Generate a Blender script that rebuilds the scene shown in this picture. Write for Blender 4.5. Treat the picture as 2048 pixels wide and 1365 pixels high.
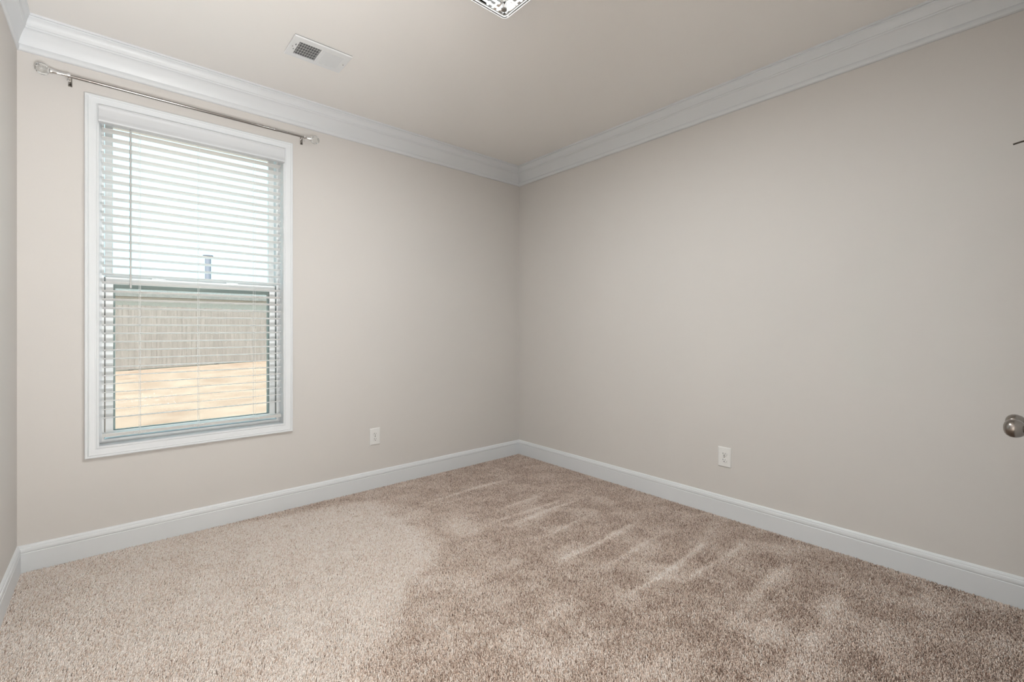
import bpy, bmesh, math, random
import numpy as np
from mathutils import Vector, Matrix
random.seed(4); np.random.seed(4)
for o in list(bpy.data.objects): bpy.data.objects.remove(o)
S = bpy.context.scene
COL = S.collection
PI = math.pi

# ------------------------------------------------------------------ room numbers (metres)
W = 3.296          # window wall runs x 0..W at y = 0
H = 2.715          # ceiling
YD = -3.295        # wall with the doorway and the closet
# ------------------------------------------------------------------ camera
cd = bpy.data.cameras.new('camera'); cam = bpy.data.objects.new('camera', cd); COL.objects.link(cam)
cam.location = (.356, -3.277, 1.19)
cam.rotation_euler = (math.radians(90), 0, math.radians(-41.03))
cd.sensor_width = 36; cd.lens = 916/2048*36
cd.shift_y = -24.5/2048
cd.clip_start = .02; cd.clip_end = 500
S.camera = cam
# ------------------------------------------------------------------ world, sun, exposure
S.view_settings.view_transform = 'Standard'; S.view_settings.look = 'None'
S.view_settings.exposure = .05; S.view_settings.gamma = 1
w = bpy.data.worlds.new('sky'); S.world = w; w.use_nodes = True
bg = w.node_tree.nodes['Background']
bg.inputs[0].default_value = (1.06, 1.72, 1.9, 1); bg.inputs[1].default_value = 1.0
def light(name, kind, loc, rot, energy, color=(1,1,1), **kw):
    l = bpy.data.lights.new(name, kind); l.energy = energy; l.color = color
    for k, v in kw.items(): setattr(l, k, v)
    o = bpy.data.objects.new(name, l); COL.objects.link(o)
    o.location = loc; o.rotation_euler = rot
    return o
light('sun', 'SUN', (0,-5,20), (math.radians(42), 0, math.radians(-25)), 8.0, (1,.95,.88), angle=.01)
# added fill light low in the hallway, aimed up, standing in for daylight
light('hall_fill', 'AREA', (.95,-4.3,.25), (math.radians(176),0,0), 262, (.96,.985,1),
      shape='RECTANGLE', size=1.2, size_y=.9)
# sky light coming in at the bedroom window
light('window_portal', 'AREA', (.75,.16,1.45), (math.radians(-90),0,0), 1, shape='RECTANGLE', size=.9, size_y=1.75)
bpy.data.lights['window_portal'].cycles.is_portal = True

# ------------------------------------------------------------------ materials
def mat(name, col, rough=.6, metal=0, bump=0, bscale=60, var=0, vscale=8, spec=.5, trans=0, ior=1.45, emis=None, est=0):
    m = bpy.data.materials.new(name); m.use_nodes = True
    nt = m.node_tree; b = nt.nodes['Principled BSDF']
    b.inputs['Base Color'].default_value = (*col, 1); b.inputs['Roughness'].default_value = rough
    b.inputs['Metallic'].default_value = metal; b.inputs['Specular IOR Level'].default_value = spec
    b.inputs['Transmission Weight'].default_value = trans; b.inputs['IOR'].default_value = ior
    if emis: b.inputs['Emission Color'].default_value = (*emis, 1); b.inputs['Emission Strength'].default_value = est
    tc = nt.nodes.new('ShaderNodeTexCoord')
    if var:
        n = nt.nodes.new('ShaderNodeTexNoise'); n.inputs['Scale'].default_value = vscale; n.inputs['Detail'].default_value = 6
        r = nt.nodes.new('ShaderNodeMapRange'); r.inputs[1].default_value = .3; r.inputs[2].default_value = .7
        r.inputs[3].default_value = 1-var; r.inputs[4].default_value = 1+var
        mx = nt.nodes.new('ShaderNodeVectorMath'); mx.operation = 'SCALE'; mx.inputs[0].default_value = col
        nt.links.new(tc.outputs['Object'], n.inputs['Vector']); nt.links.new(n.outputs['Fac'], r.inputs[0])
        nt.links.new(r.outputs[0], mx.inputs['Scale']); nt.links.new(mx.outputs[0], b.inputs['Base Color'])
    if bump:
        n = nt.nodes.new('ShaderNodeTexNoise'); n.inputs['Scale'].default_value = bscale; n.inputs['Detail'].default_value = 3
        bp = nt.nodes.new('ShaderNodeBump'); bp.inputs['Strength'].default_value = bump; bp.inputs['Distance'].default_value = .002
        nt.links.new(tc.outputs['Object'], n.inputs['Vector']); nt.links.new(n.outputs['Fac'], bp.inputs['Height'])
        nt.links.new(bp.outputs[0], b.inputs['Normal'])
    return m
M = {}
M['wall'] = mat('beige wall paint', (.672,.640,.610), .75, bump=.08, bscale=180, var=.012, vscale=1.2, spec=.3)
M['ceiling'] = mat('cream ceiling paint', (.91,.878,.845), .85, bump=.10, bscale=140, spec=.2)
M['trim'] = mat('white semigloss trim paint', (.74,.755,.77), .38, bump=.03, bscale=30)
M['vinyl'] = mat('white vinyl', (.90,.905,.91), .35)
M['slat'] = mat('white blind slat', (.96,.945,.94), .42)
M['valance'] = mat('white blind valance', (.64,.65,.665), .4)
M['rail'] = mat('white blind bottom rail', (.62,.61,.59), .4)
M['cord'] = mat('white cord', (.85,.85,.84), .8)
M['nickel'] = mat('brushed nickel', (.36,.34,.32), .14, 1)
M['satin'] = mat('satin nickel knob', (.30,.27,.245), .22, 1)
M['chrome'] = mat('chrome', (.80,.80,.80), .06, 1)
M['bronze'] = mat('dark bronze', (.06,.05,.04), .35, .8)
M['plastic'] = mat('white plastic', (.80,.79,.77), .35)
M['slot'] = mat('dark slot', (.02,.02,.02), .7)
M['ventwhite'] = mat('white enamel vent', (.84,.84,.84), .4)
M['ductshade'] = mat('grey duct and gap shade', (.20,.20,.20), .6)
M['crystal'] = mat('clear crystal', (.98,1,1), .02, trans=1, ior=1.5)
M['led'] = mat('lit lamp strip', (1,1,1), .5, emis=(.93,.98,1), est=2.2)
M['screenframe'] = mat('grey green screen frame', (.42,.47,.46), .5)
M['gasket'] = mat('dark gasket and gap shade', (.12,.13,.13), .7)
M['door'] = mat('white door paint', (.78,.785,.79), .4)
M['subfloor'] = mat('carpet backing', (.22,.165,.13), .95)
M['hall'] = mat('hall paint', (.72,.68,.63), .8)
M['roof'] = mat('grey shingle', (.20,.20,.19), .9, var=.15, vscale=9)
M['siding'] = mat('light siding', (.62,.61,.57), .8)
M['flue'] = mat('grey flue metal', (.20,.20,.24), .6)
M['post'] = mat('fence post wood', (.2,.175,.155), .9)

def translucent(m, f, col):
    nt = m.node_tree; b = nt.nodes['Principled BSDF']; t = nt.nodes.new('ShaderNodeBsdfTranslucent'); t.inputs[0].default_value = (*col,1)
    x = nt.nodes.new('ShaderNodeMixShader'); x.inputs[0].default_value = f
    nt.links.new(b.outputs[0], x.inputs[1]); nt.links.new(t.outputs[0], x.inputs[2]); nt.links.new(x.outputs[0], nt.nodes['Material Output'].inputs[0])
translucent(M['slat'], .55, (.98,.96,.95))
def wand_mat():
    m = mat('clear grey plastic wand', (.50,.50,.49), .2); return m
M['wand'] = wand_mat()
def glass_mat():
    m = bpy.data.materials.new('window glass'); m.use_nodes = True; nt = m.node_tree
    nt.nodes.remove(nt.nodes['Principled BSDF'])
    t = nt.nodes.new('ShaderNodeBsdfTransparent'); t.inputs[0].default_value = (.975,.985,.98,1)
    g = nt.nodes.new('ShaderNodeBsdfGlossy'); g.inputs['Roughness'].default_value = .02
    x = nt.nodes.new('ShaderNodeMixShader'); f = nt.nodes.new('ShaderNodeFresnel'); f.inputs[0].default_value = 1.05
    nt.links.new(f.outputs[0], x.inputs[0]); nt.links.new(t.outputs[0], x.inputs[1]); nt.links.new(g.outputs[0], x.inputs[2])
    nt.links.new(x.outputs[0], nt.nodes['Material Output'].inputs[0]); return m
M['glass'] = glass_mat()
def screen_mat():
    m = bpy.data.materials.new('insect screen mesh'); m.use_nodes = True; nt = m.node_tree
    nt.nodes.remove(nt.nodes['Principled BSDF'])
    t = nt.nodes.new('ShaderNodeBsdfTransparent'); d = nt.nodes.new('ShaderNodeBsdfDiffuse'); d.inputs[0].default_value = (.55,.55,.54,1)
    x = nt.nodes.new('ShaderNodeMixShader')
    # fine woven threads: slight density variation of the mesh
    tc = nt.nodes.new('ShaderNodeTexCoord'); n = nt.nodes.new('ShaderNodeTexNoise'); n.inputs['Scale'].default_value = 160
    r = nt.nodes.new('ShaderNodeMapRange'); r.inputs[3].default_value = .10; r.inputs[4].default_value = .22
    nt.links.new(tc.outputs['Object'], n.inputs['Vector']); nt.links.new(n.outputs[0], r.inputs[0]); nt.links.new(r.outputs[0], x.inputs[0])
    nt.links.new(t.outputs[0], x.inputs[1]); nt.links.new(d.outputs[0], x.inputs[2])
    nt.links.new(x.outputs[0], nt.nodes['Material Output'].inputs[0]); return m
M['screen'] = screen_mat()
def carpet_mat():
    m = bpy.data.materials.new('tan carpet yarn'); m.use_nodes = True; nt = m.node_tree; b = nt.nodes['Principled BSDF']
    b.inputs['Roughness'].default_value = .95; b.inputs['Specular IOR Level'].default_value = .1
    b.inputs['Sheen Weight'].default_value = .3; b.inputs['Sheen Roughness'].default_value = .5
    b.inputs['Sheen Tint'].default_value = (1,.93,.88,1)
    tc = nt.nodes.new('ShaderNodeTexCoord')
    n = nt.nodes.new('ShaderNodeAttribute'); n.attribute_name = 'yarn_sheen'
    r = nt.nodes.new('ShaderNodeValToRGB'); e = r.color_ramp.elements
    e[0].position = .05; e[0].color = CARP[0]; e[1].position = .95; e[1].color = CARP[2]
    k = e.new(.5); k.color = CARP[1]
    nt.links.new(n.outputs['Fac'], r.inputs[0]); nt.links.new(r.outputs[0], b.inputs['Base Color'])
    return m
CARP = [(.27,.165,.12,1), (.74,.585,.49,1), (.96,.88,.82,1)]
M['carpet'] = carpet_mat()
def fence_mat():
    m = bpy.data.materials.new('weathered fence boards'); m.use_nodes = True; nt = m.node_tree; b = nt.nodes['Principled BSDF']
    b.inputs['Roughness'].default_value = .9
    tc = nt.nodes.new('ShaderNodeTexCoord'); mp = nt.nodes.new('ShaderNodeMapping'); mp.inputs['Scale'].default_value = (7,7,.6)
    n = nt.nodes.new('ShaderNodeTexNoise'); n.inputs['Scale'].default_value = 3; n.inputs['Detail'].default_value = 5
    r = nt.nodes.new('ShaderNodeValToRGB'); e = r.color_ramp.elements
    e[0].position = .3; e[0].color = (.24,.195,.175,1); e[1].position = .7; e[1].color = (.37,.31,.28,1)
    nt.links.new(tc.outputs['Object'], mp.inputs[0]); nt.links.new(mp.outputs[0], n.inputs['Vector'])
    nt.links.new(n.outputs[0], r.inputs[0]); nt.links.new(r.outputs[0], b.inputs['Base Color']); return m
M['fence'] = fence_mat()
def lawn_mat():
    m = bpy.data.materials.new('dormant tan lawn'); m.use_nodes = True; nt = m.node_tree; b = nt.nodes['Principled BSDF']
    b.inputs['Roughness'].default_value = 1
    tc = nt.nodes.new('ShaderNodeTexCoord'); n = nt.nodes.new('ShaderNodeTexNoise'); n.inputs['Scale'].default_value = 1.6; n.inputs['Detail'].default_value = 9
    r = nt.nodes.new('ShaderNodeValToRGB'); e = r.color_ramp.elements
    e[0].position = .33; e[0].color = (.355,.215,.145,1); e[1].position = .66; e[1].color = (.49,.34,.25,1)
    nt.links.new(tc.outputs['Object'], n.inputs['Vector']); nt.links.new(n.outputs[0], r.inputs[0]); nt.links.new(r.outputs[0], b.inputs['Base Color']); return m
M['lawn'] = lawn_mat()

# ------------------------------------------------------------------ mesh helpers
class MB:
    def __init__(s): s.bm = bmesh.new()
    def box(s, a, b, mtx=None):
        v = [s.bm.verts.new((x,y,z)) for x in (a[0],b[0]) for y in (a[1],b[1]) for z in (a[2],b[2])]
        for f in ((0,1,3,2),(4,6,7,5),(0,4,5,1),(2,3,7,6),(0,2,6,4),(1,5,7,3)): s.bm.faces.new([v[i] for i in f])
        if mtx is not None: bmesh.ops.transform(s.bm, matrix=mtx, verts=v)
        return s
    def lathe(s, prof, org, axis, n=32, ang0=0):
        """prof: list of (r, t) along axis from org"""
        q = Vector(axis).normalized().to_track_quat('Z','Y'); org = Vector(org); rings = []
        for r, t in prof:
            if r < 1e-6: rings.append([s.bm.verts.new(org + q @ Vector((0,0,t)))])
            else: rings.append([s.bm.verts.new(org + q @ Vector((r*math.cos(ang0+2*PI*i/n), r*math.sin(ang0+2*PI*i/n), t))) for i in range(n)])
        for a, b in zip(rings, rings[1:]):
            for i in range(n):
                j = (i+1) % n
                if len(a)==1 and len(b)==1: break
                if len(a)==1: s.bm.faces.new((a[0], b[i], b[j]))
                elif len(b)==1: s.bm.faces.new((a[i], a[j], b[0]))
                else: s.bm.faces.new((a[i], a[j], b[j], b[i]))
        for rg, inv in ((rings[0],1),(rings[-1],0)):
            if len(rg) > 1: s.bm.faces.new(rg[::-1] if inv else rg)
        return s
    def tube(s, pts, r, n=10):
        pts = [Vector(p) for p in pts]; rings = []
        up = Vector((0,0,1))
        for i, p in enumerate(pts):
            d = (pts[min(i+1,len(pts)-1)] - pts[max(i-1,0)]).normalized()
            u = d.cross(up)
            if u.length < .05: u = d.cross(Vector((1,0,0)))
            u.normalize(); v = d.cross(u)
            rings.append([s.bm.verts.new(p + u*r*math.cos(2*PI*k/n) + v*r*math.sin(2*PI*k/n)) for k in range(n)])
        for a, b in zip(rings, rings[1:]):
            for i in range(n): s.bm.faces.new((a[i], a[(i+1)%n], b[(i+1)%n], b[i]))
        s.bm.faces.new(rings[0][::-1]); s.bm.faces.new(rings[-1]); return s
    def loops(s, loops, closed=True, capends=False):
        """skin successive vertex loops; every loop a list of points; closed = the loops close on themselves"""
        R = [[s.bm.verts.new(p) for p in l] for l in loops]
        n = len(R[0])
        for a, b in zip(R, R[1:]):
            for i in range(n if closed else n-1):
                j = (i+1) % n; s.bm.faces.new((a[i], a[j], b[j], b[i]))
        if capends: s.bm.faces.new(R[0][::-1]); s.bm.faces.new(R[-1])
        return s
    def build(s, name, m, parent=None, bevel=0, smooth=0, seg=2):
        bmesh.ops.recalc_face_normals(s.bm, faces=s.bm.faces)
        me = bpy.data.meshes.new(name); s.bm.to_mesh(me); s.bm.free()
        me.materials.append(M[m] if isinstance(m, str) else m)
        o = bpy.data.objects.new(name, me); COL.objects.link(o)
        if parent: o.parent = parent; o.matrix_parent_inverse = Matrix.Identity(4); o.location = -world(parent)
        if smooth:
            for p in me.polygons: p.use_smooth = True
            me.set_sharp_from_angle(angle=math.radians(smooth))
        if bevel:
            b = o.modifiers.new('bevel','BEVEL'); b.width = bevel; b.segments = seg; b.limit_method = 'ANGLE'; b.angle_limit = math.radians(40)
        return o
def world(o):
    v = Vector(o.location)
    while o.parent: o = o.parent; v += Vector(o.location)
    return v
def tag(o, label=None, cat=None, group=None, kind=None):
    if label: o['label'] = label
    if cat: o['category'] = cat
    if group: o['group'] = group
    if kind: o['kind'] = kind
    return o
def empty(name, loc, **kw):
    o = bpy.data.objects.new(name, None); COL.objects.link(o); o.location = loc; o.empty_display_size = .1
    return tag(o, **kw)
def struct(o): o['kind'] = 'structure'; return o

# ------------------------------------------------------------------ room shell
OX0, OX1, OZ0, OZ1 = .296, 1.204, .562, 2.372       # window opening
m = MB(); T = .16
m.box((-.12,0,-.1), (OX0,T,H+.1)); m.box((OX1,0,-.1), (W+.12,T,H+.1))
m.box((OX0,0,-.1), (OX1,T,OZ0)); m.box((OX0,0,OZ1), (OX1,T,H+.1))
bmesh.ops.remove_doubles(m.bm, verts=m.bm.verts, dist=1e-5)
struct(m.build('wall_back', 'wall'))
struct(MB().box((W,YD-.12,-.1), (W+.12,0,H+.1)).build('wall_right', 'wall'))
struct(MB().box((-.12,YD-.12,-.1), (0,0,H+.1)).build('wall_left', 'wall'))
DX0, DX1, DZ = .09, .93, 2.04                         # doorway the camera stands in
CX0, CX1 = 1.866, 3.066                               # closet opening
m = MB()
m.box((0,YD-.12,-.1), (DX0,YD,H+.1)); m.box((DX1,YD-.12,-.1), (CX0-.01,YD,H+.1)); m.box((CX1+.01,YD-.12,-.1), (W,YD,H+.1))
m.box((DX0,YD-.12,DZ), (DX1,YD,H+.1)); m.box((CX0-.01,YD-.12,DZ), (CX1+.01,YD,H+.1))
struct(m.build('wall_front', 'wall'))
struct(MB().box((-.12,YD-.12,H), (W+.12,0,H+.12)).build('ceiling', 'ceiling'))
struct(MB().box((-.12,YD-.12,-.14), (W+.12,0,-.014)).build('floor', 'subfloor'))
# hallway behind the camera
m = MB(); hy0, hy1, hx0, hx1 = -5.3, YD-.12, -1.0, 1.7
m.box((hx0-.1,hy0-.1,-.1),(hx1+.1,hy0,2.6)); m.box((hx0-.1,hy0,-.1),(hx0,hy1,2.6)); m.box((hx1,hy0,-.1),(hx1+.1,hy1,2.6))
struct(m.build('wall_hallway', 'hall'))
struct(MB().box((hx0-.1,hy0-.1,2.6),(hx1+.1,hy1,2.7)).build('ceiling_hallway', 'hall'))
struct(MB().box((hx0-.1,hy0-.1,-.14),(hx1+.1,hy1,-.01)).build('floor_hallway', 'subfloor'))
# closet interior
m = MB(); m.box((CX0-.2,-4.0,-.1),(CX1+.2,-3.95,2.6)); m.box((CX0-.15,-3.95,-.1),(CX0-.1,YD-.12,2.6)); m.box((CX1+.1,-3.95,-.1),(CX1+.15,YD-.12,2.6)); m.box((CX0-.2,-4.0,2.5),(CX1+.2,YD-.12,2.6))
struct(m.build('wall_closet', 'hall'))

# mouldings: a profile (out from the wall, height) swept along a wall, mitred at the corners
def molding(name, prof, side, x0=None, x1=None, y0=None, y1=None):
    L = []; lk = .60 if prof is crown else 1      # the crown on the left wall stands out less
    for end in (0,1):
        ring = []
        for p, z in prof:
            if side == 'back':  ring.append(((p*lk if end==0 else W-p), -p, z))
            if side == 'left':  ring.append((p*lk, (-p if end==0 else (YD+p if y0 is None else y0)), z))
            if side == 'right': ring.append((W-p, (-p if end==0 else (YD+p if y0 is None else y0)), z))
            if side == 'front': ring.append(((x0 if x0 is not None else p) if end==0 else (x1 if x1 is not None else W-p), YD+p, z))
        L.append(ring)
    m = MB(); m.loops(L, closed=True, capends=True)
    return struct(m.build(name, 'trim', smooth=28))
crown = [(0,H),(0,2.555),(.008,2.555),(.0135,2.559),(.0155,2.566),(.0155,2.578),(.013,2.584),(.0095,2.586),(.012,2.592),(.0195,2.607),(.029,2.622),(.039,2.6365),(.0475,2.648),(.0515,2.6515),
         (.0555,2.653),(.057,2.657),(.057,2.6605),(.0605,2.662),(.062,2.666),(.0625,2.671),(.068,2.683),(.075,2.693),(.0815,2.6985),(.082,2.7035),(.0885,2.705),(.089,H)]
base = [(0,-.014), (.0145,-.014), (.0145,.086), (.0125,.0885), (.0138,.0905), (.0145,.094), (.0142,.104), (.0125,.1095), (.0095,.1115), (.0095,.1135), (.0085,.119), (.005,.1235), (0,.125)]
for i, s in enumerate(('back','right','left')):
    molding('trim_%d' % (i+1), crown, s); molding('baseboard_'+s, base, s)
molding('trim_4', crown, 'front')
molding('baseboard_front', base, 'front', x0=DX1+.07, x1=CX0-.07)
# door casings on the doorway wall
def flat_casing(name, x0, x1, z, d):
    m = MB(); c = .057
    m.box((x0-c,YD,-.014),(x0,YD+d,z)); m.box((x1,YD,-.014),(x1+c,YD+d,z)); m.box((x0-c,YD,z),(x1+c,YD+d,z+c))
    return struct(m.build(name, 'trim', bevel=.003))
flat_casing('trim_5', DX0, DX1, DZ, .014); flat_casing('trim_6', CX0-.01, CX1+.01, DZ, .014)

# ------------------------------------------------------------------ window
win = struct(empty('window_1', ((OX0+OX1)/2, 0, OZ0)))
def rect(x0,x1,z0,z1,y): return [(x0,y,z0),(x1,y,z0),(x1,y,z1),(x0,y,z1)]
def frame_loops(m, prof, x0,x1,z0,z1):
    """prof of (offset outward from the opening, y)"""
    L = [rect(x0-o, x1+o, z0-o, z1+o, y) for o, y in prof]
    m.loops(L + [L[0]], closed=True)
    bmesh.ops.remove_doubles(m.bm, verts=m.bm.verts, dist=1e-6)
m = MB()
cas = [(-.002,.0), (-.002,-.009), (.000,-.0115), (.005,-.0125), (.008,-.0105), (.012,-.0105), (.016,-.0130), (.027,-.0145), (.034,-.0160),
       (.039,-.0185), (.041,-.0160), (.043,-.0160), (.046,-.0185), (.050,-.0190), (.0535,-.0175), (.0545,-.014), (.0545,0)]
frame_loops(m, cas, OX0,OX1,OZ0,OZ1)
m.build('casing', 'trim', win, smooth=30)
m = MB(); frame_loops(m, [(-.003,-.006),(-.003,.078),(-.012,.078),(-.012,.085),(.01,.085),(.01,-.006)], OX0,OX1,OZ0,OZ1); m.build('jamb', 'trim', win)
m = MB(); frame_loops(m, [(-.001,.08),(-.022,.08),(-.022,.16),(-.001,.16)], OX0,OX1,OZ0,OZ1); m.build('window_frame', 'vinyl', win, bevel=.002)
MZ = 1.475                                              # top of the lower sash
SX0, SX1 = .322, 1.174
up = MB(); frame_loops(up, [(0,.122),(0,.152),(-.034,.152),(-.034,.122)], SX0-.002,SX1+.002,MZ-.012,OZ1-.02)
up = up.build('upper_sash', 'vinyl', win, bevel=.003)
MB().box((SX0+.02,.135,MZ+.012),(SX1-.02,.139,OZ1-.045)).build('pane', 'glass', up)
lo = MB(); frame_loops(lo, [(0,.084),(0,.116),(-.0335,.116),(-.0335,.084)], SX0,SX1,OZ0+.03,MZ)
lo = lo.build('lower_sash', 'vinyl', win, bevel=.003)
MB().box((SX0+.02,.098,OZ0+.05),(SX1-.02,.102,MZ-.02)).build('pane', 'glass', lo)
m = MB(); frame_loops(m, [(0,.094),(0,.104),(-.0016,.104),(-.0016,.094)], SX0+.0335,SX1-.0335,OZ0+.0635,MZ-.0335); m.build('glazing_bead', 'gasket', lo)
for x in (SX0-.0035, SX1+.0005):
    MB().box((x,.083,OZ0+.03),(x+.003,.086,MZ)).build('sash_gap_shade', 'gasket', win)  # dark strip painted in for the shaded gap beside the lower sash
for x in (.555, .925):
    k = MB(); k.box((x-.032,.086,MZ),(x+.032,.114,MZ+.007)); k.lathe([(.013,0),(.013,.008),(.009,.013),(0,.013)], (x-.006,.1,MZ+.006), (0,0,1), 20)
    k.box((x-.006,.09,MZ+.010),(x+.034,.10,MZ+.016)); k.build('sash_lock', 'vinyl', lo, bevel=.0015)
sc = MB(); frame_loops(sc, [(0,.146),(0,.158),(-.030,.158),(-.030,.146)], SX0+.012,SX1-.006,OZ0+.03,1.449)
sc = sc.build('screen_frame', 'screenframe', win, bevel=.002)
MB().box((SX0+.03,.152,OZ0+.04),(SX1-.02,.1525,1.44)).build('insect_screen', 'screen', sc)

# ------------------------------------------------------------------ blind
bl = empty('window_blind', (.75,.02,OZ1), label='white two-inch horizontal window blind with open slats and a tilt wand', cat='blind')
BX0, BX1 = .3105, 1.1905; BY = .027
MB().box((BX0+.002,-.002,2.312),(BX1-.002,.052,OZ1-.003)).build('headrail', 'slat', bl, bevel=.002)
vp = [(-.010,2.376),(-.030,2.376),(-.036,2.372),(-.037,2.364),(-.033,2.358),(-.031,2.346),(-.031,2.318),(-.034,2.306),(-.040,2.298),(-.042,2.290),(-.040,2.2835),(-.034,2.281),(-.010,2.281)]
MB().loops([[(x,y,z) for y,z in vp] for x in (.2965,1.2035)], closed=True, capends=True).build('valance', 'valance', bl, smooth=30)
pitch = .0457; ns = 35; ztop = 2.262
def slat_mesh(tilt):
    n = 6; wd = .0495; th = .0028; pts = []
    for i in range(n+1):
        u = -wd/2 + wd*i/n; pts.append((u, th/2 + .0008*(1-(2*u/wd)**2)))
    for i in range(n,-1,-1):
        u = -wd/2 + wd*i/n; pts.append((u, -th/2 + .0008*(1-(2*u/wd)**2)))
    c, s = math.cos(tilt), math.sin(tilt)
    return [(u*c + v*s, -u*s + v*c) for u, v in pts]
proto = None
for i in range(ns):
    z = ztop - i*pitch
    tilt = math.radians(8.2 + random.uniform(-.3,.3)) if i < ns-1 else math.radians(13)
    P = slat_mesh(tilt)
    o = MB().loops([[(x,BY+u,z+v) for u,v in P] for x in (BX0+random.uniform(-.001,.001),BX1+random.uniform(-.001,.001))], closed=True, capends=True).build('slat', 'slat', bl, smooth=40)
zr = .618
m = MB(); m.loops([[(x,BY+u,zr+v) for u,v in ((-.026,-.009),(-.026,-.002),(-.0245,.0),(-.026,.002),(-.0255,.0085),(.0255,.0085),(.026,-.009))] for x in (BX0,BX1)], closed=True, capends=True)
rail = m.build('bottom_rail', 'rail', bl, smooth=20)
for x in (.466,.738,1.034):
    m = MB()
    m.tube([(x+.004,BY-.0262,2.30),(x+.004,BY-.0262,zr)], .0007, 6); m.tube([(x+.004,BY+.0262,2.30),(x+.004,BY+.0262,zr)], .0007, 6)
    for i in range(ns):
        z = ztop - i*pitch - .002; m.tube([(x+.004,BY-.0262,z+.0035),(x+.004,BY+.0262,z-.0035)], .0005, 4)
    m.build('ladder_cord', 'cord', bl)
    MB().tube([(x-.002,BY,2.31),(x-.002,BY,zr)], .0009, 6).build('lift_cord', 'cord', bl)
    k = MB(); k.lathe([(0,0),(.006,.001),(.007,.004),(.004,.006)], (x,BY-.014,zr-.015), (0,0,1), 14)
    pts = [(x+.03*math.sin(t*6.2)*(1-t*.3), BY-.0275-.002*math.cos(t*9), zr-.001+.004*math.sin(t*13)) for t in [j/24 for j in range(25)]]
    k.tube(pts, .0009, 6); k.build('cord_knot', 'cord', rail)
k = MB(); wx = .4275
k.lathe([(.0025,0),(.0028,-.01),(.0045,-.013),(.0042,-.85),(.005,-.852),(.005,-.872),(.003,-.876)], (wx,-.008,2.288), (0,0,1), 6)
wd = k.build('tilt_wand', 'wand', bl)
MB().tube([(wx,.004,2.305),(wx,-.008,2.302),(wx,-.008,2.284)], .0018, 8).build('wand_hook', 'nickel', wd)

# ------------------------------------------------------------------ curtain rod
cr = empty('curtain_rod', (.75,0,2.465), label='slim nickel curtain rod with clear crystal ball ends above the window', cat='curtain rod')
RY, RZ = -.07, 2.465
MB().lathe([(.0078,0),(.0078,1.02)], (.13,RY,RZ), (1,0,0), 20).build('rod', 'nickel', cr, smooth=40)
MB().lathe([(.0062,0),(.0062,.33)], (1.02,RY,RZ), (1,0,0), 20).build('inner_rod', 'nickel', cr, smooth=40)
for xb in (.187, 1.315):
    m = MB()
    m.box((xb-.007,-.003,2.437),(xb+.009,0,2.492))
    m.box((xb-.004,RY,2.474),(xb+.004,-.001,2.478))
    m.tube([(xb,-.001,2.476),(xb,RY+.02,2.476),(xb,RY+.004,2.472)], .004, 8)
    br = m.build('bracket', 'nickel', cr, bevel=.001)
    MB().lathe([(.0125,-.006),(.0125,.006)], (xb,RY,RZ), (1,0,0), 24).build('bracket_ring', 'chrome', br, bevel=.001)
    MB().lathe([(.003,0),(.003,.012),(.006,.013),(.006,.017),(0,.018)], (xb-.002,RY,RZ-.011), (0,-.2,-1), 12).build('thumb_screw', 'chrome', br)
    MB().lathe([(.0045,0),(.004,.0025),(0,.003)], (xb+.001,-.003,2.447), (0,-1,0), 12).build('screw', 'bronze', br)
for sgn, x0 in ((-1,.181),(1,1.325)):
    m = MB(); m.lathe([(.0088,0),(.0090,.030),(.0105,.043),(.0140,.054),(.0140,.060),(.010,.063)] if sgn<0 else [(.0070,0),(.0075,.011),(.0140,.025),(.0140,.031),(.010,.033)], (x0,RY,RZ), (sgn,0,0), 24)
    fn = m.build('finial_collar', 'chrome', cr, smooth=35)
    xc = x0 + sgn*(.088 if sgn<0 else .057); R = .028
    b = MB(); b.lathe([(R*math.sin(PI*i/9) if 0<i<9 else 0, -R*math.cos(PI*i/9)) for i in range(10)], (xc,RY,RZ+.001), (1,0,0), 12)
    b.build('crystal_ball', 'crystal', fn)

# ------------------------------------------------------------------ outlets
def outlet(cx, cy, cz, rz, label):
    """built facing -y at the origin, then turned and placed"""
    root = empty('electrical_outlet', (0,0,0), label=label, cat='outlet', group='wall outlets')
    w_, h_ = .0405, .0625
    L = [[(-w_,0,-h_),(w_,0,-h_),(w_,0,h_),(-w_,0,h_)]]
    for dx, y in ((0,-.003),(.003,-.0055),(.006,-.0062)): L.append([(x*(1-dx/w_),y,z*(1-dx/h_)) for x,_,z in L[0]])
    MB().loops(L, closed=True, capends=True).build('cover_plate', 'plastic', root)
    for s in (1,-1):
        m = MB(); n = 28; R = []
        for yy, sc_ in ((-.006,1),(-.0085,1),(-.0092,.94)):
            ring = []
            for k in range(n):
                a = 2*PI*k/n; x = .0172*math.cos(a); z = .0172*math.sin(a); z = max(-.0135, min(.0135, z))
                ring.append((x*sc_, yy, s*.0195+z*sc_))
            R.append(ring)
        m.loops(R, closed=True, capends=True); rc = m.build('socket', 'plastic', root)
        q = MB(); cz0 = s*.0195
        q.box((-.0078,-.0095,cz0-.001),(-.0054,-.0090,cz0+.0085)); q.box((.0054,-.0095,cz0+.0003),(.0074,-.0090,cz0+.0075))
        q.lathe([(.0030,0),(.0030,.0006)], (0,-.0089,cz0-.0075), (0,-1,0), 12); q.build('slots', 'slot', rc)
    MB().lathe([(.0032,0),(.003,.0012),(0,.0016)], (0,-.006,0), (0,-1,0), 12).build('screw', 'nickel', root)
    root.location = (cx,cy,cz); root.rotation_euler = (0,0,rz)
outlet(1.8395, -.0002, .380, 0, 'white duplex outlet low on the window wall, right of the window')
outlet(W-.0002, -1.9645, .3725, -PI/2, 'white duplex outlet low on the blank right-hand wall')

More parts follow.
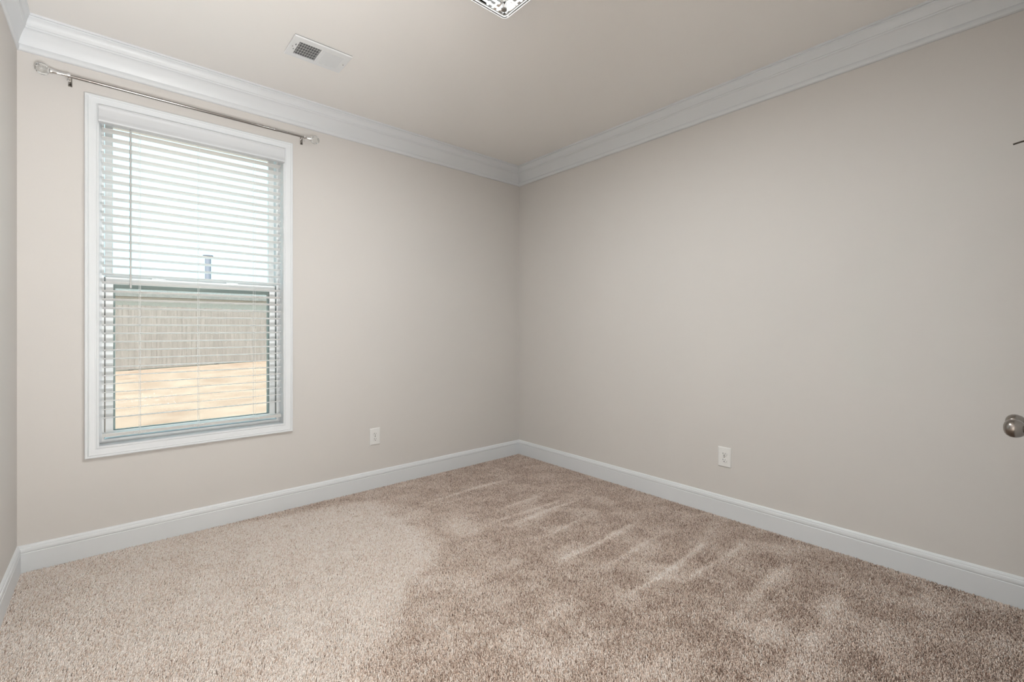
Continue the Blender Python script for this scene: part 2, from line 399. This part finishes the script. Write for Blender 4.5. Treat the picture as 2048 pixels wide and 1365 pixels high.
# ------------------------------------------------------------------ ceiling vent
cv = empty('ceiling_vent', (1.2135,-.657,H), label='white rectangular air register in the ceiling above the window', cat='vent')
cv.rotation_euler = (0,0,0)
vx0,vx1,vy0,vy1 = 1.063,1.366,-.762,-.552
def vrect(x0,x1,y0,y1,z): return [(x0,y0,z),(x1,y0,z),(x1,y1,z),(x0,y1,z)]
m = MB(); ix0,ix1,iy0,iy1 = vx0+.036,vx1-.036,vy0+.042,vy1-.034
m.loops([vrect(vx0,vx1,vy0,vy1,H-.0035), vrect(vx0,vx1,vy0,vy1,H-.006), vrect(vx0+.004,vx1-.004,vy0+.004,vy1-.004,H-.010), vrect(ix0,ix1,iy0,iy1,H-.010), vrect(ix0,ix1,iy0,iy1,H-.0035), vrect(vx0,vx1,vy0,vy1,H-.0035)], closed=True)
m.build('frame', 'ventwhite', cv)
MB().box((vx0+.0015,vy0+.0015,H-.0034),(vx1-.0015,vy1-.0015,H-.0002)).build('duct_gap_shade', 'ductshade', cv)  # dark plate for the duct; its edge paints the frame's gap shadow
xm = (ix0+ix1)/2
MB().box((xm-.004,iy0,H-.0105),(xm+.004,iy1,H-.004)).build('center_bar', 'ventwhite', cv)
for side, (a, b) in enumerate(((ix0,xm-.004),(xm+.004,ix1))):
    for i in range(9):
        cx = a + (b-a)*(i+.5)/9; hw = .0062
        ang = math.radians(-58 if side==0 else 36)
        mt = Matrix.Translation((cx,0,H-.0085)) @ Matrix.Rotation(ang, 4, 'Y')
        hw = .0036 if side==0 else .0070
        MB().box((-hw,iy0,-.0004),(hw,iy1,.0004), mt).build('blade', 'ventwhite', cv)
for i in range(4):
    y = iy0 + (iy1-iy0)*(i+1)/5; MB().box((ix0,y-.0012,H-.0060),(xm-.004,y+.0012,H-.0045)).build('damper_bar', 'rail', cv)
MB().box((ix0-.012,-.675,H-.017),(ix0-.009,-.645,H-.0095)).build('lever', 'ventwhite', cv)
MB().box((ix0-.0115,-.690,H-.0108),(ix0-.0085,-.630,H-.0098)).build('lever_slot', 'slot', cv)
for x in (vx0+.016, vx1-.016): MB().lathe([(.0035,0),(.003,.0015),(0,.002)], (x,-.657,H-.010), (0,0,-1), 12).build('screw', 'nickel', cv)

# ------------------------------------------------------------------ ceiling light
LC = Vector((1.505,-1.88,H)); ha = .205        # corner lands at about (1.70,-1.69) at z 2.60
cl = empty('ceiling_light', LC, label='square crystal flush-mount ceiling light with lit strips and chrome pan', cat='ceiling light')
def rsq(h, r, z, n=6):
    out = []
    for cx, cy, a0 in ((1,1,0),(-1,1,90),(-1,-1,180),(1,-1,270)):
        for k in range(n+1):
            a = math.radians(a0 + 90*k/n); out.append((LC.x+cx*(h-r)+r*math.cos(a), LC.y+cy*(h-r)+r*math.sin(a), z))
    return out
def ring(name, mt, h0, h1, z0, z1, r=.02, parent=None, bev=0):
    m = MB(); A = rsq(h1,r,z0); B = rsq(h1,r,z1); C = rsq(h0,max(r-(h1-h0),.003),z1); D = rsq(h0,max(r-(h1-h0),.003),z0)
    m.loops([A,B,C,D,A], closed=True); bmesh.ops.remove_doubles(m.bm, verts=m.bm.verts, dist=1e-6)
    return m.build(name, mt, parent or cl, smooth=30)
m = MB(); m.loops([rsq(.16,.01,H-.0005), rsq(.16,.01,H-.035), rsq(.188,.02,H-.055), rsq(.19,.02,H-.075)], closed=True, capends=True); m.build('pan', 'chrome', cl, smooth=30)
ring('crystal_rim', 'crystal', .186, .195, 2.598, 2.645, .022)
ring('rim_glow', 'led', .1955, .1985, 2.600, 2.606, .023)  # added glowing strip that brightens the edge of the crystal rim
ring('chrome_band', 'chrome', .178, .184, 2.600, 2.64, .02)
for (h, wd_, z) in ((.166,.0040,2.604),(.138,.0048,2.603)):
    for k in range(4):
        a = k*PI/2; mt = Matrix.Translation(LC*1) @ Matrix.Rotation(a,4,'Z')
        MB().box((-h+.022,h-wd_,z-H-.002),(h-.022,h+wd_,z-H+.002), mt).build('lamp_strip', 'led', cl, bevel=.001)
for h in (.160,):
    for sx in (1,-1):
        for sy in (1,-1):
            MB().lathe([(.012,0),(.012,.005),(.010,.007),(0,.007)], (LC.x+sx*h,LC.y+sy*h,2.611), (0,0,-1), 20).build('chrome_button', 'nickel', cl, smooth=40)
ring('inner_crystal', 'crystal', .088, .126, 2.600, 2.635, .03)
m = MB()
for i in range(4):
    for j in range(4):
        cx = LC.x-.063+.042*i; cy = LC.y-.063+.042*j
        q = .0195; a = [m.bm.verts.new((cx+sx*q,cy+sy*q,2.632)) for sx,sy in ((-1,-1),(1,-1),(1,1),(-1,1))]; t_ = m.bm.verts.new((cx,cy,2.600))
        for k in range(4): m.bm.faces.new((a[k],a[(k+1)%4],t_))
        m.bm.faces.new(a)
m.build('crystal_facets', 'crystal', cl)
light('ceiling_lamp', 'AREA', (LC.x,LC.y,2.597), (0,0,0), 29, (.93,.985,1), shape='SQUARE', size=.17)

# ------------------------------------------------------------------ closet doors, knobs, hook
def closet_door(name, x0, x1, kx):
    d = struct(empty(name, ((x0+x1)/2, YD, 0)))
    m = MB(); m.box((x0+.002,YD-.030,.01),(x1-.002,YD+.008,DZ-.004)); m.build('door_leaf', 'door', d, bevel=.002)
    for z0, z1 in ((.22,.86),(1.02,1.86)):
        m = MB(); L = []
        for o, y in ((0,YD+.0078),(.006,YD+.0115),(.016,YD+.009),(.022,YD+.009)):
            L.append([(x0+.11+o,y,z0+o),(x1-.11-o,y,z0+o),(x1-.11-o,y,z1-o),(x0+.11+o,y,z1-o)])
        m.loops(L, closed=True, capends=True); m.build('raised_panel', 'door', d)
    k = MB(); yf = YD+.008
    pr = [(.030,0),(.0315,.002),(.0305,.006),(.022,.010),(.012,.014),(.0105,.026),(.0125,.032),(.019,.038),(.0245,.045),(.0272,.053),(.0277,.059),(.0265,.066),(.0225,.073),(.016,.078),(.008,.0805),(0,.081)]
    k.lathe(pr, (kx,yf,.889), (0,1,0), 48); k.build('door_knob', 'satin', d, smooth=60)
    return d
closet_door('door_1', CX0, 2.466, 2.407); closet_door('door_2', 2.466, CX1, 2.525)
hk = empty('robe_hook', (2.196,YD+.012,1.69), label='small dark hook with a bright ball tip sticking out at the right edge', cat='hook')
yf = YD+.009
m = MB(); m.lathe([(.016,0),(.016,.003),(.011,.006),(.006,.007)], (2.196,yf,1.694), (0,1,0), 24)
m.tube([(2.196,yf+.004,1.694),(2.196,yf+.022,1.694),(2.196,yf+.040,1.6925),(2.196,-3.232,1.690)], .0023, 10)
m.build('hook_arm', 'bronze', hk, smooth=40)
m = MB(); m.tube([(2.196,-3.268,1.693),(2.196,-3.262,1.6945),(2.196,-3.257,1.699)], .0018, 8); m.lathe([(.006*math.sin(PI*i/10) if 0<i<10 else 0, -.006*math.cos(PI*i/10)) for i in range(11)], (2.196,-3.2565,1.703), (0,0,1), 20)
m.build('hook_ball', 'chrome', hk, smooth=40)

# ------------------------------------------------------------------ outdoors
GZ = 0.0
MB().box((-60,T,GZ-.3),(60,80,GZ)).build('lawn', 'lawn')
tag(bpy.data.objects['lawn'], 'dry tan lawn between the window and the fence', 'lawn', kind='stuff')
A = Vector((-9,10.9,GZ)); B = Vector((12,20.0,GZ)); A = Vector((-9.2,9.15,GZ)); B = Vector((16,20.6,GZ))
d = (B-A).normalized(); n_ = Vector((-d.y,d.x,0)); L_ = (B-A).length
fr = empty('wooden_fence', A, label='grey-brown wooden privacy fence across the yard outside the window', cat='fence')
m = MB(); k = 0; s = 0
while s < L_-.15:
    h = 1.86 + random.uniform(-.012,.012); p = A + d*s; q = A + d*(s+.138); off = n_*(.02)
    base_ = [p, q, q+off, p+off]
    lo_ = [m.bm.verts.new(v + Vector((0,0,.03))) for v in base_]; hi_ = [m.bm.verts.new(v + Vector((0,0,h))) for v in base_]
    for i in range(4): m.bm.faces.new((lo_[i], lo_[(i+1)%4], hi_[(i+1)%4], hi_[i]))
    m.bm.faces.new(hi_); m.bm.faces.new(lo_[::-1]); s += .141
m.build('board_panel', 'fence', fr)
for zz in (.35,1.5):
    m = MB(); p = A + n_*.02; q = B + n_*.02
    m.loops([[(c + n_*o2 + Vector((0,0,zz+dz))) for o2, dz in ((0,0),(.04,0),(.04,.09),(0,.09))] for c in (p,q)], closed=True, capends=True); m.build('rail', 'post', fr)
s = 1.2
while s < L_:
    p = A + d*s + n_*.06
    mt = Matrix.Translation(p) @ Matrix.Rotation(math.atan2(d.y,d.x),4,'Z'); MB().box((-.045,0,.002),(.045,.09,1.8), mt).build('post', 'post', fr); s += 2.44
# neighbour's house behind the fence: only wall and roof below the sash line show, and the flue above
nh = empty('neighbor_house', (8,27,0), label='pale grey neighbouring house and roof seen low through the blind', cat='house')
hx0_, hx1_, hy_ = -14, 26, 25
MB().box((hx0_,hy_,GZ),(hx1_,hy_+8,2.75)).build('wall', 'siding', nh)
m = MB(); m.loops([[(x,hy_-.5,2.7),(x,hy_-.5,2.85),(x,hy_+4,3.75),(x,hy_+8.5,2.85),(x,hy_+8.5,2.7)] for x in (hx0_-.4,hx1_+.4)], closed=True, capends=True)
m.build('roof', 'roof', nh)
def cam_ray(px, py, dist_y):
    th = math.radians(41.03); a = (px-1024)/916; b = -(py-658)/916
    F = Vector((math.sin(th),math.cos(th),0)); R = Vector((math.cos(th),-math.sin(th),0)); d_ = F + R*a + Vector((0,0,b))
    return Vector(cam.location) + d_*((dist_y-cam.location.y)/d_.y)
fp = cam_ray(416, 511, hy_+4)
MB().lathe([(.155,3.3),(.155,fp.z-.12),(.12,fp.z-.12),(.12,fp.z-.06),(.26,fp.z-.05),(.26,fp.z),(0,fp.z+.03)], (fp.x,fp.y,0), (0,0,1), 20).build('chimney_flue', 'flue', nh)

# ------------------------------------------------------------------ carpet pile
def carpet():
    sp = .0050
    nx = int((W-.006)/sp); ny = int((-YD-.004)/sp)
    X, Y = np.meshgrid(np.arange(nx)*sp+.004, YD+.004+np.arange(ny)*sp)
    X = (X + np.random.uniform(-.45,.45,X.shape)*sp).ravel(); Y = (Y + np.random.uniform(-.45,.45,Y.shape)*sp).ravel()
    keep = (X>.002)&(X<W-.002)&(Y<-.002)&(Y>YD+.002); keep &= np.random.rand(len(X))>.07; X = X[keep]; Y = Y[keep]; N = len(X)
    # brushed pile direction: nap fields left by the vacuum, also lightening the tuft colour
    def soft(seed, k, cnt):
        r = np.random.RandomState(seed); f = np.zeros(N)
        for _ in range(cnt):
            a = r.uniform(0,2*PI); q = k*r.uniform(.6,1.5); f += np.sin(q*(X*np.cos(a)+Y*np.sin(a)) + r.uniform(0,2*PI))
        return f/np.sqrt(cnt/2)
    n1 = soft(1, 9, 9); n2 = soft(2, 24, 12); n3 = soft(3, 60, 14)
    bx = np.interp(Y, [-3.3,-2.3,-1.68,-1.41,-1.06,-.27,-.12,0], [.55,.75,1.02,1.40,1.74,1.72,1.2,.6])      # edge of the lighter area by the window
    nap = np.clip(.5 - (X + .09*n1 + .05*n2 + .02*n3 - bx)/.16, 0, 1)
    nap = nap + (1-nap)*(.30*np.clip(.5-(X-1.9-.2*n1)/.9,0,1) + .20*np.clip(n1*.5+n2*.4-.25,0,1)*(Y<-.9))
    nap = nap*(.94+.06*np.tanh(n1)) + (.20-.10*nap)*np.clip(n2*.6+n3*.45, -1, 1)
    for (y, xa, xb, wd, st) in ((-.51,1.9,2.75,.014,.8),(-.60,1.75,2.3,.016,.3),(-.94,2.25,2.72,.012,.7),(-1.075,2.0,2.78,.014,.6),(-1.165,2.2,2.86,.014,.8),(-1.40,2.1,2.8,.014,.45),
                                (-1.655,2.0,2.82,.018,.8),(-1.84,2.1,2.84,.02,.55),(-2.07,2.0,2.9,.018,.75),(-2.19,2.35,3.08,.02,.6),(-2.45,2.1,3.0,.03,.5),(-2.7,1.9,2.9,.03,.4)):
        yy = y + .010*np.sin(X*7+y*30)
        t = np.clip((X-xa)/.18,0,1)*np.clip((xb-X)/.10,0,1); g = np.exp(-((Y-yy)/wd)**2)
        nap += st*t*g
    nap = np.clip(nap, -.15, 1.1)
    ang = np.random.uniform(0,2*PI,N); h = np.random.uniform(.0055,.0115,N) + .0012*nap
    la = np.random.uniform(0,2*PI,N); lr = np.random.uniform(.0010,.0070,N)*(1-.35*np.clip(nap,0,1))
    lx = lr*np.cos(la) + .0040*nap; ly = lr*np.sin(la) + .0030*nap + .001
    r0, r1 = .0024, np.random.uniform(.0017,.0026,N)*(1+.28*nap)
    V = np.zeros((N,7,3), np.float32)
    for k in range(3):
        a = ang + 2*PI*k/3
        V[:,k,0] = X + r0*np.cos(a); V[:,k,1] = Y + r0*np.sin(a); V[:,k,2] = -.0138
        a2 = a + .9
        V[:,3+k,0] = X + .55*lx + r1*np.cos(a2); V[:,3+k,1] = Y + .55*ly + r1*np.sin(a2); V[:,3+k,2] = -.0138 + h*.62
    V[:,6,0] = X + lx; V[:,6,1] = Y + ly; V[:,6,2] = -.0138 + h
    V[:,:,0] = np.clip(V[:,:,0], .0005, W-.0005); V[:,:,1] = np.clip(V[:,:,1], YD+.0005, -.0005)
    tri = np.array([[0,1,4],[0,4,3],[1,2,5],[1,5,4],[2,0,3],[2,3,5],[3,4,6],[4,5,6],[5,3,6]], np.int32)
    F = (tri[None] + (np.arange(N,dtype=np.int32)*7)[:,None,None]).reshape(-1)
    me = bpy.data.meshes.new('carpet'); me.vertices.add(N*7); me.vertices.foreach_set('co', V.reshape(-1))
    nf = N*9; me.loops.add(nf*3); me.loops.foreach_set('vertex_index', F)
    me.polygons.add(nf); me.polygons.foreach_set('loop_start', np.arange(nf,dtype=np.int32)*3); me.polygons.foreach_set('use_smooth', np.ones(nf,bool))
    at = me.attributes.new('yarn_sheen', 'FLOAT', 'POINT')
    yv = np.clip(np.random.normal(.44,.20,N) + .36*nap, 0, 1).astype(np.float32)      # random tuft tone, lightened by nap to paint the sheen of leaning pile
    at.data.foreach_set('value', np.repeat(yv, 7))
    me.update(calc_edges=True)
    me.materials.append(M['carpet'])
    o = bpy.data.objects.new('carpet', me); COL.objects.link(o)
    return tag(o, 'tan cut-pile wall-to-wall carpet with vacuum streaks', 'carpet', kind='stuff')
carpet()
